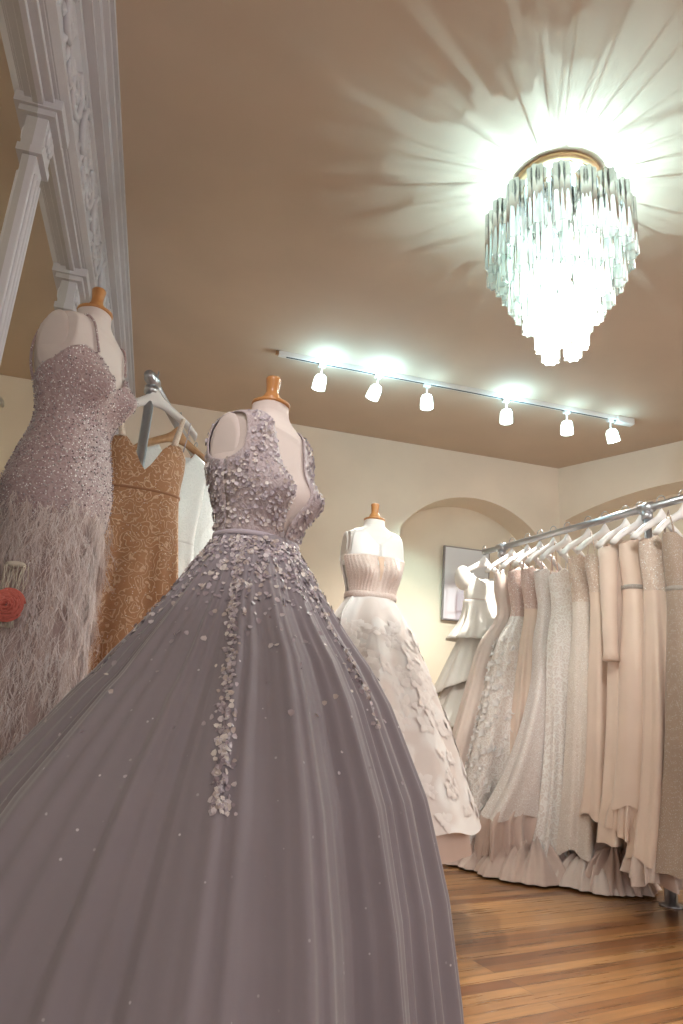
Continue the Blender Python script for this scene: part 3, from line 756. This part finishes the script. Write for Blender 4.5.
def hanger(label, loc, rz, group, mat, half=.20, wood_=False):
    """hook passes over the rail at loc; shoulders hang below"""
    h = thing('clothes_hanger', label, 'hanger', loc, rz, group)
    pts = []
    for a in np.linspace(-.35*PI, 1.0*PI, 14): pts.append((0, .026*math.cos(a), .0+.026*math.sin(a)))
    pts = [(0, .026*math.cos(a), .026*math.sin(a)) for a in np.linspace(PI*1.08, -.30*PI, 16)]
    pts += [(0, .006, -.040), (0, 0, -.055), (0, 0, -.085)]
    MB().tube(pts, .0025, 7).build('hook', M['chrome'], h)
    m = MB(); P = []
    for i in range(41):
        s = i/40*2-1; x = half*s; z = -.100-.118*abs(s)**1.15-.014*max(0, abs(s)-.75)*4*abs(s)
        bulge = .020*math.exp(-(s/.13)**2); yo = .018*(s*s)
        hh = .017+.008*(1-abs(s))+bulge; wd = .013+.015*abs(s)**1.5
        P.append([(x, yo+wd*math.cos(a), z+bulge*.5+hh*math.sin(a)) for a in np.linspace(0, 2*PI, 15)[:-1]])
    m.grid(P, True); n = 14; m.F += [tuple(range(n-1, -1, -1)), tuple(range(40*n, 41*n))]
    m.build('shoulder_bar', mat, h); return h
M['hang'] = plain('white_hanger_gloss', (.88, .85, .84), .35)
hanger('white hanger at the rail end holding the peach gown', (-.155, 2.79, 2.117), .12, 'hangers on the left rail', M['hang'], .20)
hanger('brown wooden hanger just behind the peach gown on the left rail', (-.045, 3.20, 2.117), .30, 'hangers on the left rail', M['hangwood'], .22)
hanger('plain wooden hanger deeper on the left rail with a white gown', (.055, 3.58, 2.117), .30, 'hangers on the left rail', M['hangwood'], .21)

def smooth_interp(x, xs, ys):
    """monotone-ish smooth interpolation"""
    xs = np.asarray(xs, float); ys = np.asarray(ys, float)
    i = np.clip(np.searchsorted(xs, x)-1, 0, len(xs)-2); t = np.clip((x-xs[i])/(xs[i+1]-xs[i]), 0, 1)
    h = np.diff(xs); dlt = np.diff(ys)/h; m = np.zeros_like(ys); m[1:-1] = (dlt[:-1]+dlt[1:])/2; m[0] = dlt[0]; m[-1] = dlt[-1]
    for k in range(len(dlt)):
        if abs(dlt[k]) < 1e-9: m[k] = m[k+1] = 0
    hh = h[i]; return (2*t**3-3*t**2+1)*ys[i]+(t**3-2*t**2+t)*hh*m[i]+(-2*t**3+3*t**2)*ys[i+1]+(t**3-t**2)*hh*m[i+1]

def hung_gown(name, label, loc, rz, group, prof, neck, mats, seed, ks=(5, 8, 13), waist=None, belt=None, sleeves=None, straps=None, hemwave=.015, cat='gown', under=None, nu=160, extra=None, fs=1.0, train=None, belt_h=.010):
    """a gown hanging flat. prof rows: z, half width, half depth, x shift, y shift, fold; neck(x, front) gives the top edge"""
    g = thing(name, label, cat, loc, rz, group)
    pr = np.array(sorted(prof, key=lambda q: q[0])); fold = foldfun(seed, ks, fs)
    th = np.linspace(0, 2*PI, nu+1)[:-1]; sn, cs = np.sin(th), np.cos(th)
    sx = np.sign(sn)*np.abs(sn)**.85; cx = np.sign(cs)*np.abs(cs)**.75
    def surf(z, off=0.0):
        w_ = smooth_interp(z, pr[:, 0], pr[:, 1])+off; d_ = smooth_interp(z, pr[:, 0], pr[:, 2])+off
        xo = smooth_interp(z, pr[:, 0], pr[:, 3]); yo = smooth_interp(z, pr[:, 0], pr[:, 4]); fa = np.maximum(0, smooth_interp(z, pr[:, 0], pr[:, 5]))
        fo = fold(th, .15*(1-z))
        r = 1+0*fo
        return np.stack([xo+(w_+fa*fo*.6)*sx*r, yo-(d_+fa*fo)*cx, z+0*th], -1)
    ztop = np.array([neck(x, c > 0) for x, c in zip(sx*smooth_interp(np.array([pr[-1, 0]]), pr[:, 0], pr[:, 1])[0], cs)])
    zw = waist if waist else 1.45; zh = pr[0, 0]
    P = np.array([surf(ztop*(1-k)+zw*k) for k in np.linspace(0, 1, 26)])
    bo = solid(MB().grid(P, True).build('bodice', mats[0], g), .003)
    hem = lambda k: zh+hemwave*np.sin(3*th+seed)+hemwave*.5*np.sin(7*th+2*seed)
    P = np.array([surf((zw+.004)*(1-k)+(hem(k)+hemwave)*k, .002) for k in np.linspace(0, 1, 64)])
    sk = MB().grid(P, True).build('skirt', mats[1], g)
    if belt:
        P = np.array([surf(np.full(nu, zw+q), o) for q, o in ((-belt_h-.002, .001), (-belt_h, .006), (belt_h, .006), (belt_h+.002, .001))])
        MB().grid(P, True).build('belt', belt, g)
    if sleeves:
        ln, rad, smat = sleeves; zt = ztop.min() if False else neck(pr[-1, 1], True)
        for sg in (-1, 1):
            wtop = pr[-1, 1]; pts = []; rr = []
            for i in range(14):
                q = i/13; pts.append((sg*(wtop-.012+.035*q), -.012-.02*q, zt-.02-ln*q)); rr.append(rad*(1-.30*q)+.0015*math.sin(i*2.1))
            rr[-1] *= 1.25; MB().tube(pts, rr, 16).build('sleeve', smat, g)
    if straps:
        for sg in (-1, 1):
            x0, zs0, hz = straps[:3]
            MB().tube([(sg*x0, -.03, zs0), (sg*(x0-.005), -.018, (zs0+hz)/2), (sg*(x0-.01), 0, hz+.012), (sg*(x0-.005), .02, (zs0+hz)/2), (sg*x0, .03, zs0-.02)], straps[3] if len(straps) > 3 else .004, 6).build('strap', straps[4] if len(straps) > 4 else mats[0], g)
    if under:
        umat, grow, uz = under; f2 = foldfun(seed+77, (11, 17, 26)); P = []
        for k in np.linspace(0, 1, 12):
            z = np.full(nu, zh+.12)*(1-k)+(uz+.02*np.sin(5*th+seed))*k; q = surf(np.maximum(z, zh+.002), -.012+grow*k)
            q[:, 2] = z; q[:, 0] += .03*k*f2(th, k)*sx; q[:, 1] -= .075*k*f2(th, k)*cx; P.append(q)
        MB().grid(np.array(P), True).build('underskirt', umat, g)
    if train:
        tmat, R0, hgt, ox, oy = train; f3 = foldfun(seed+5, (7, 13, 19, 29), .8); f4 = foldfun(seed+9, (5, 11, 23)); P = []
        base = surf(np.full(nu, zh), -.02); c0 = base.mean(0); ca, sa = np.cos(th), np.sin(th)
        for k in np.linspace(0, 1, 18):
            rr = .05+(R0-.05)*k+.035*k*f3(th, .3*k); z = .012+hgt*(1-k)**.7*(1+.35*f4(th, k))+.022*np.sin(PI*k)*(1+f3(th, .8*k+.3))
            P.append(np.stack([c0[0]+ox*k+rr*ca*1.15, c0[1]+oy*k+rr*sa, np.maximum(z, .006)], -1))
        MB().grid(np.array(P), True).build('train', tmat, g)
    if extra: extra(g, surf, bo, sk, zw, ztop)
    return g

# ---- peach gown
M['peach'] = cloth('peach_embroidery', (.44, .215, .105), .6, .35, kind='swirl', col2=(.68, .45, .30), scale=33, bst=.6, sparkle=.06, sparkle_scale=170)
M['peachlace'] = cloth('peach_strap_lace', (.66, .46, .34), .6, .3, kind='lace', col2=(.80, .68, .58), scale=70)
M['peachseam'] = cloth('peach_seam', (.36, .17, .085), .6, .3)
def pneck(x, front):
    a = abs(x)
    if front: return float(np.interp(a, [0, .02, .06, .10, .135, .16], [1.665, 1.69, 1.77, 1.815, 1.80, 1.755]))
    return float(np.interp(a, [0, .16], [1.66, 1.75]))
def peach_extra(g, surf, bo, sk, zw, ztop):
    for sg in (-1, 1):
        P = []
        for i in range(12):
            q = i/11; z = 1.80+.145*q; x = sg*(.105+.028*q); P.append([(x-.014*(1-.3*q), -.060+.048*q, z), (x, -.066+.048*q, z), (x+.014*(1-.3*q), -.060+.048*q, z)])
        solid(MB().grid(P).build('lace_strap', M['peachlace'], g), .002)
        MB().tube([(sg*.165, -.01, 1.935), (sg*.158, -.025, 1.86), (sg*.148, -.03, 1.79)], .0028, 6).build('hanging_loop', M['lavw'], g)
hung_gown('peach_gown', 'peach embroidered gown with lace straps on a white hanger at the left rail end', (-.155, 2.79, 0), .12, 'gowns on the left rail',
    [(.10, .31, .16, -.02, 0, .070), (.45, .26, .14, -.02, 0, .062), (.9, .225, .12, -.015, 0, .052), (1.2, .20, .10, -.01, 0, .034), (1.46, .170, .085, 0, 0, .006), (1.60, .158, .085, 0, 0, .001), (1.72, .165, .085, 0, 0, .0), (1.82, .160, .06, 0, 0, 0)],
    pneck, (M['peach'], M['peach']), 9, (4, 7, 10), waist=1.585, belt=M['peachseam'], belt_h=.004, extra=peach_extra)
# ---- white gowns deeper on the left rail
M['shine'] = cloth('white_sequin', (.82, .86, .86), .4, .3, kind='lace', col2=(.92, .95, .95), scale=30, sparkle=.4, sparkle_scale=140)
def vneck(zs, slope=.5, dip=.16, wd=.09, bdip=.05):
    def f(x, front):
        a = abs(x); d = (dip if front else bdip)*max(0, 1-a/wd)**.8; return zs-slope*a-d
    return f
LG = [(.12, .33, .13, 0, 0, .05), (.7, .25, .11, 0, 0, .035), (1.2, .20, .09, 0, 0, .015), (1.48, .15, .07, 0, 0, .004), (1.7, .165, .06, 0, 0, 0), (2.03, .18, .03, 0, 0, 0)]
hung_gown('white_gown', 'glittering white gown catching bright light behind the peach gown', (-.045, 3.20, 0), .30, 'gowns on the left rail', LG, vneck(1.985), (M['shine'], M['shine']), 31, waist=1.48)
hung_gown('white_gown', 'white gown farther back on the left rail, beside the front gown', (.055, 3.58, 0), .30, 'gowns on the left rail', LG, vneck(1.985), (M['shine'], M['satin_w']), 37, waist=1.48)

# ================================================================ the bridal rack on the right
A = Vector((2.25, 4.22, 0)); B = Vector((2.52, 2.81, 0)); BZ = 1.95
D = (B-A); Dn = D.normalized(); RZ = math.atan2(-Dn.x*-1, -Dn.y)  # gowns face along the rail, toward the camera
RZ = math.asin(.188)
rk = thing('garment_rack', 'galvanised pipe rack full of ivory bridal gowns in front of the arched niche', 'garment rack', (A.x, A.y, 0))
p0 = -D*.12; p1 = D*1.22
MB().tube([(p0.x, p0.y, BZ), (p1.x, p1.y, BZ)], .0205, 16).build('top_rail', M['chrome'], rk)
for q in (.015, .87):
    c = D*q
    MB().tube([(c.x, c.y, BZ), (c.x, c.y, .04)], .0205, 16).build('upright', M['chrome'], rk)
    f = MB().tube([(c.x, c.y, BZ-.065), (c.x, c.y, BZ-.02)], .029, 16); f.tube([tuple(c-Dn*.04+Vector((0, 0, BZ))), tuple(c+Dn*.04+Vector((0, 0, BZ)))], .029, 16); f.ball((c.x, c.y, BZ+.012), .022, 12, 6)
    f.build('tee_fitting', M['chrome'], rk)
    MB().lathe([(.0, 0), (.055, 0), (.055, .008), (.030, .013), (.028, .07), (.021, .075)], 22, (c.x, c.y, 0)).build('floor_flange', M['chrome'], rk)
e = MB().ball((p0.x, p0.y, BZ), .023, 12, 6).build('end_cap', M['chrome'], rk)
GR = 'bridal gowns on the right rack'; HG = 'hangers on the right rack'
IV = (.74, .645, .555)
M['ivory'] = cloth('ivory_crepe', (.78, .62, .52), .55, .35, bst=.05)
M['ivory2'] = cloth('ivory_satin', (.76, .60, .50), .42, .3, bst=.04)
M['ivtulle'] = cloth('ivory_tulle', (.74, .62, .56), .8, .5, bst=.2)
M['white_or'] = cloth('white_organza', (.86, .82, .77), .6, .4, bst=.08)
M['lace'] = cloth('white_lace', (.70, .60, .55), .6, .3, kind='lace', col2=(.90, .86, .83), scale=32, bst=.5, sparkle=.15, sparkle_scale=150)
M['lace2'] = cloth('cream_lace', (.66, .55, .47), .6, .3, kind='lace', col2=(.80, .72, .66), scale=60, bst=.4, sparkle=.10, sparkle_scale=160)
M['seq'] = cloth('silver_sequins', (.70, .60, .56), .5, .2, sparkle=.55, sparkle_scale=130, bst=.3, kind='lace', col2=(.82, .75, .72), scale=45)
M['champ'] = cloth('champagne_sparkle', (.40, .30, .235), .55, .3, sparkle=.30, sparkle_scale=300, bst=.3)
M['beadb'] = cloth('beaded_blush', (.60, .43, .34), .5, .2, sparkle=.5, sparkle_scale=110, kind='lace', col2=(.75, .62, .53), scale=50, bst=.5)
M['copper'] = cloth('copper_floral', (.56, .36, .30), .5, .2, sparkle=.35, sparkle_scale=100, kind='lace', col2=(.74, .58, .53), scale=45, bst=.5)
M['silverbelt'] = cloth('silver_beads_belt', (.42, .37, .33), .35, .1, sparkle=.5, sparkle_scale=180, bst=.6, spark_col=(.8, .78, .75))
M['hemtulle'] = cloth('pale_hem_tulle', (.66, .51, .45), .85, .5, bst=.3)
def at(t, side=0.0):
    p = A+D*t; return (p.x+side, p.y, 0)
def hang(t, lab, rz=RZ, side=0.0):
    p = A+D*t; hanger(lab, (p.x+side, p.y, BZ+.022), rz, HG, M['hang'], .195)
SH = 1.825

def aline(hem=.06, w=.30, d=.085, sx=-.06, waistw=.125, zt=SH, bust=.15, fold=.035):
    return [(hem, w, d*1.25, sx*1.6, 0, fold*1.2), (.45, w*.86, d*1.1, sx*1.0, 0, fold), (.95, w*.68, d*.95, sx*.5, 0, fold*.7), (1.25, w*.56, d*.8, sx*.2, 0, fold*.4), (1.46, waistw, .055, 0, 0, .003), (1.62, bust, .055, 0, 0, 0), (zt+.01, bust+.012, .028, 0, 0, 0)]
def mermaid(hem=.10, w=.30, sx=-.10, knee=.75, zt=SH, bust=.145):
    return [(hem, w, .11, sx*1.6, 0, .045), (hem+.2, w*.8, .095, sx, 0, .035), (knee-.05, .19, .08, sx*.35, 0, .014), (knee+.25, .165, .07, 0, 0, .006), (1.25, .16, .065, 0, 0, .003), (1.46, .122, .052, 0, 0, .001), (1.62, bust, .055, 0, 0, 0), (zt+.01, bust+.012, .028, 0, 0, 0)]

# 1. tiered ruffle gown at the far end
def ruffles(g, surf, bo, sk, zw, ztop):
    f = foldfun(41, (7, 11, 16))
    for i, (z0, z1, gr, skew) in enumerate(((1.585, 1.30, .085, .0), (1.36, 1.00, .12, .10), (1.10, .72, .15, .14))):
        P = []; nu = 160; th_ = np.linspace(0, 2*PI, nu+1)[:-1]
        for k in np.linspace(0, 1, 14):
            z = np.full(nu, z0*(1-k)+z1*k)+skew*np.sin(th_+.6)*k; q = surf(np.full(nu, z0*(1-k)+z1*k), .010+gr*k**1.2)
            am = .022*k; fo = f(th_, .2*k); q[:, 0] += am*fo*np.sin(th_); q[:, 1] -= am*fo*np.cos(th_)*1.3; q[:, 2] = z; P.append(q)
        solid(MB().grid(np.array(P), True).build('ruffle_tier', M['white_or'], g), .002)
    # puffed sleeve on the near shoulder
    MB().ball((-.165, -.01, 1.74), .075, 16, 10, (.8, .8, 1.2)).build('puff_sleeve', M['white_or'], g)
hang(-.125, 'white hanger at the far rack end carrying the ruffled gown', RZ-.25)
hung_gown('ruffled_gown', 'white gown with wide ruffle tiers hanging outermost at the far rack end', at(-.125), RZ-.25, GR,
    aline(.12, .30, .12, -.09, .125, SH, .145, .03), vneck(SH-.02, .30, .10, .10), (M['white_or'], M['ivtulle']), 5, waist=1.59, extra=ruffles)
# 2. sheer tulle
hang(.09, 'white hanger second from the far rack end, over a plain tulle gown')
hung_gown('tulle_gown', 'plain ivory tulle gown with narrow straps between the ruffled and the floral lace gowns', at(.09), RZ, GR,
    aline(.05, .38, .10, -.20, .115, SH-.06, .14, .03), vneck(SH-.05, .30, .16, .10), (M['ivtulle'], M['ivtulle']), 6, ks=(6, 10, 15), waist=1.50, straps=(.12, SH-.1, SH-.02))
# 3. floral lace
def flowers(g, surf, bo, sk, zw, ztop):
    r = np.random.default_rng(77); m = MB(); nu = 160
    for i in range(240):
        z = 1.30-1.22*r.uniform(0, 1)**.75; q = surf(np.full(nu, z), .004); j = int(r.integers(88, 155)) if i % 3 else int(r.integers(0, nu))
        p = q[j]; c = q.mean(0); n = Vector((p-c)); n.z = .1; n.normalize()
        t_ = n.orthogonal().normalized(); b_ = n.cross(t_); a0 = r.uniform(0, 6); sz = r.uniform(.012, .030)
        for k in range(5):
            a = a0+2*PI*k/5; d = t_*math.cos(a)+b_*math.sin(a); s_ = n.cross(d); P = []
            for i2 in range(4):
                tt_ = i2/3; wd = sz*.42*math.sin(PI*(tt_*.8+.15)); cc = Vector(p)+d*sz*tt_+n*(.004+.010*tt_*tt_)
                P.append([tuple(cc-s_*wd), tuple(cc-n*.003), tuple(cc+s_*wd)])
            m.grid(P)
    m.build('flower_applique', M['satin_w'], sk)['kind'] = 'stuff'
hang(.20, 'white hanger third from the far rack end, over the copper floral bodice')
hung_gown('floral_lace_gown', 'lace gown with raised white flowers down the skirt and copper floral bodice', at(.20), RZ, GR,
    aline(.07, .37, .11, -.15, .13, SH-.01, .15, .03), vneck(SH-.02, .55, .18, .10), (M['copper'], M['lace']), 7, ks=(5, 9), waist=1.42, straps=(.13, SH-.09, SH), extra=flowers, under=(M['hemtulle'], .03, .03), train=(M['hemtulle'], .30, .10, -.06, -.05))
# 4.
hang(.285, 'white hanger fourth from the far rack end, over a dusky beaded bodice')
hung_gown('bridal_gown', 'plain ivory gown with dusky beaded bodice beside the floral lace gown', at(.285), RZ, GR,
    aline(.10, .26, .08, -.04, .12, SH, .145, .03), vneck(SH-.03, .55, .18, .10), (M['copper'], M['ivory']), 14, waist=1.46, straps=(.125, SH-.1, SH))
# 5. sequin mermaid
hang(.37, 'white hanger fifth from the far rack end, over the silver sequined gown')
hung_gown('sequined_gown', 'silver white sequined mermaid gown flaring low over crumpled tulle', at(.37), RZ, GR,
    mermaid(.26, .32, -.13, .85, SH-.05), vneck(SH-.06, .55, .12, .10), (M['seq'], M['seq']), 15, ks=(5, 8), waist=1.46, straps=(.125, SH-.1, SH), under=(M['hemtulle'], .03, .07), train=(M['hemtulle'], .30, .16, -.05, -.06))
# 6. strapless lace column
def strapless(z0, dip=.03):
    return lambda x, front: z0+(.02*math.cos(min(1, abs(x)/.15)*PI*2-PI) if front else -.03)
hang(.455, 'white hanger sixth from the far rack end, over the strapless lace gown')
hung_gown('strapless_lace_gown', 'strapless ivory lace column gown with a pale train in the middle of the rack', at(.455), RZ, GR,
    [(.06, .24, .12, -.05, 0, .05), (.35, .20, .10, -.02, 0, .035), (.9, .17, .08, 0, 0, .015), (1.25, .16, .07, 0, 0, .006), (1.46, .125, .055, 0, 0, .001), (1.62, .145, .055, 0, 0, 0), (1.70, .15, .05, 0, 0, 0)],
    strapless(1.665), (M['lace'], M['lace']), 16, ks=(6, 9, 14), waist=1.46, straps=(.115, 1.67, 1.84, .003, M['skin']), hemwave=.03, train=(M['hemtulle'], .26, .12, 0, -.06))
# 7.
hang(.575, 'white hanger over the beaded gown with an open neckline, seventh from the far end')
hung_gown('beaded_gown', 'ivory beaded sheath gown with sparkling bodice just right of the strapless lace gown', at(.575), RZ, GR,
    [(.12, .21, .11, -.04, 0, .045), (.5, .18, .09, -.02, 0, .03), (1.0, .16, .075, 0, 0, .015), (1.46, .125, .055, 0, 0, .002), (1.62, .148, .055, 0, 0, 0), (SH, .16, .03, 0, 0, 0)],
    vneck(SH-.02, .55, .20, .11), (M['beadb'], M['lace2']), 18, ks=(6, 9), waist=1.46, hemwave=.02, train=(M['ivtulle'], .24, .14, 0, -.05))
# 8. brooch
def brooch(g, surf, bo, sk, zw, ztop):
    r = np.random.default_rng(5); m = MB()
    for i in range(60):
        a = r.uniform(0, 6.3); q = .035*r.uniform(0, 1)**.5; m.ball((-.075+q*math.cos(a), -.062-.004*r.random(), zw+.01+1.3*q*math.sin(a)), r.uniform(.004, .008), 6, 4)
    m.build('brooch', M['silverbelt'], g)
hang(.665, 'white hanger over the thin strapped gown with a waist brooch')
hung_gown('bridal_gown', 'plain ivory crepe gown with thin straps and a beaded brooch at the waist', at(.665), RZ, GR,
    [(.32, .20, .11, -.03, 0, .045), (.5, .18, .09, -.02, 0, .03), (1.0, .155, .075, 0, 0, .015), (1.50, .122, .055, 0, 0, .002), (1.64, .145, .055, 0, 0, 0), (1.74, .15, .04, 0, 0, 0)],
    vneck(1.735, .12, .12, .12), (M['beadb'], M['ivory']), 19, ks=(5, 8), waist=1.50, straps=(.12, 1.71, 1.85, .003), extra=brooch, train=(M['hemtulle'], .20, .18, 0, .04))
# 9. long sleeves
hang(.77, 'white hanger inside the shoulders of the long sleeved gown')
hung_gown('long_sleeved_gown', 'plain ivory crepe gown with long sleeves hanging straight down', at(.77), RZ, GR,
    [(.24, .21, .11, -.05, 0, .045), (.5, .185, .09, -.03, 0, .03), (1.0, .165, .075, 0, 0, .014), (1.46, .135, .055, 0, 0, .003), (1.64, .155, .055, 0, 0, 0), (SH, .175, .03, 0, 0, 0)],
    vneck(SH+.005, .55, .10, .08), (M['ivory'], M['ivory']), 22, ks=(5, 8), waist=1.46, sleeves=(.60, .050, M['ivory']))
# 10. satin with belt
hang(.84, 'white hanger over the satin gown with a beaded belt')
hung_gown('satin_gown', 'smooth ivory satin gown with a silver beaded belt at the waist', at(.84), RZ, GR,
    [(.40, .24, .11, -.03, 0, .020), (.6, .21, .10, -.02, 0, .012), (1.1, .18, .085, 0, 0, .006), (1.50, .14, .065, 0, 0, .001), (1.64, .152, .062, 0, 0, 0), (SH, .17, .03, 0, 0, 0)],
    vneck(SH, .55, .10, .09), (M['ivory2'], M['ivory2']), 24, ks=(3, 5), waist=1.50, belt=M['silverbelt'], under=(M['ivory'], .01, .30))
# 11. beaded bodice, plain skirt
hang(.935, 'white hanger over the gown with a glittering beaded bodice and plain skirt')
hung_gown('beaded_bodice_gown', 'ivory chiffon gown with glittering beaded bodice and plain pleated skirt', at(.935), RZ, GR,
    [(.20, .25, .11, -.06, 0, .040), (.5, .21, .10, -.03, 0, .030), (1.0, .175, .085, 0, 0, .016), (1.46, .145, .065, 0, 0, .004), (1.64, .160, .065, 0, 0, 0), (SH, .175, .03, 0, 0, 0)],
    vneck(SH-.01, .55, .14, .10), (M['beadb'], M['ivory2']), 26, ks=(6, 10), waist=1.46, under=(M['ivtulle'], .01, .13))
# 12. champagne
hang(1.03, 'white hanger nearest to the viewer, holding the champagne gown')
hung_gown('champagne_gown', 'champagne sparkling gown nearest the viewer at the right edge of the rack', at(1.03), RZ, GR,
    [(.19, .24, .12, -.06, 0, .045), (.5, .19, .10, -.03, 0, .030), (1.0, .17, .085, 0, 0, .010), (1.46, .14, .065, 0, 0, .004), (1.64, .155, .065, 0, 0, 0), (1.76, .16, .04, 0, 0, 0)],
    vneck(1.755, .10, .10, .12), (M['champ'], M['champ']), 28, ks=(6, 9), waist=1.46, belt=M['silverbelt'], straps=(.13, 1.73, 1.85, .005))
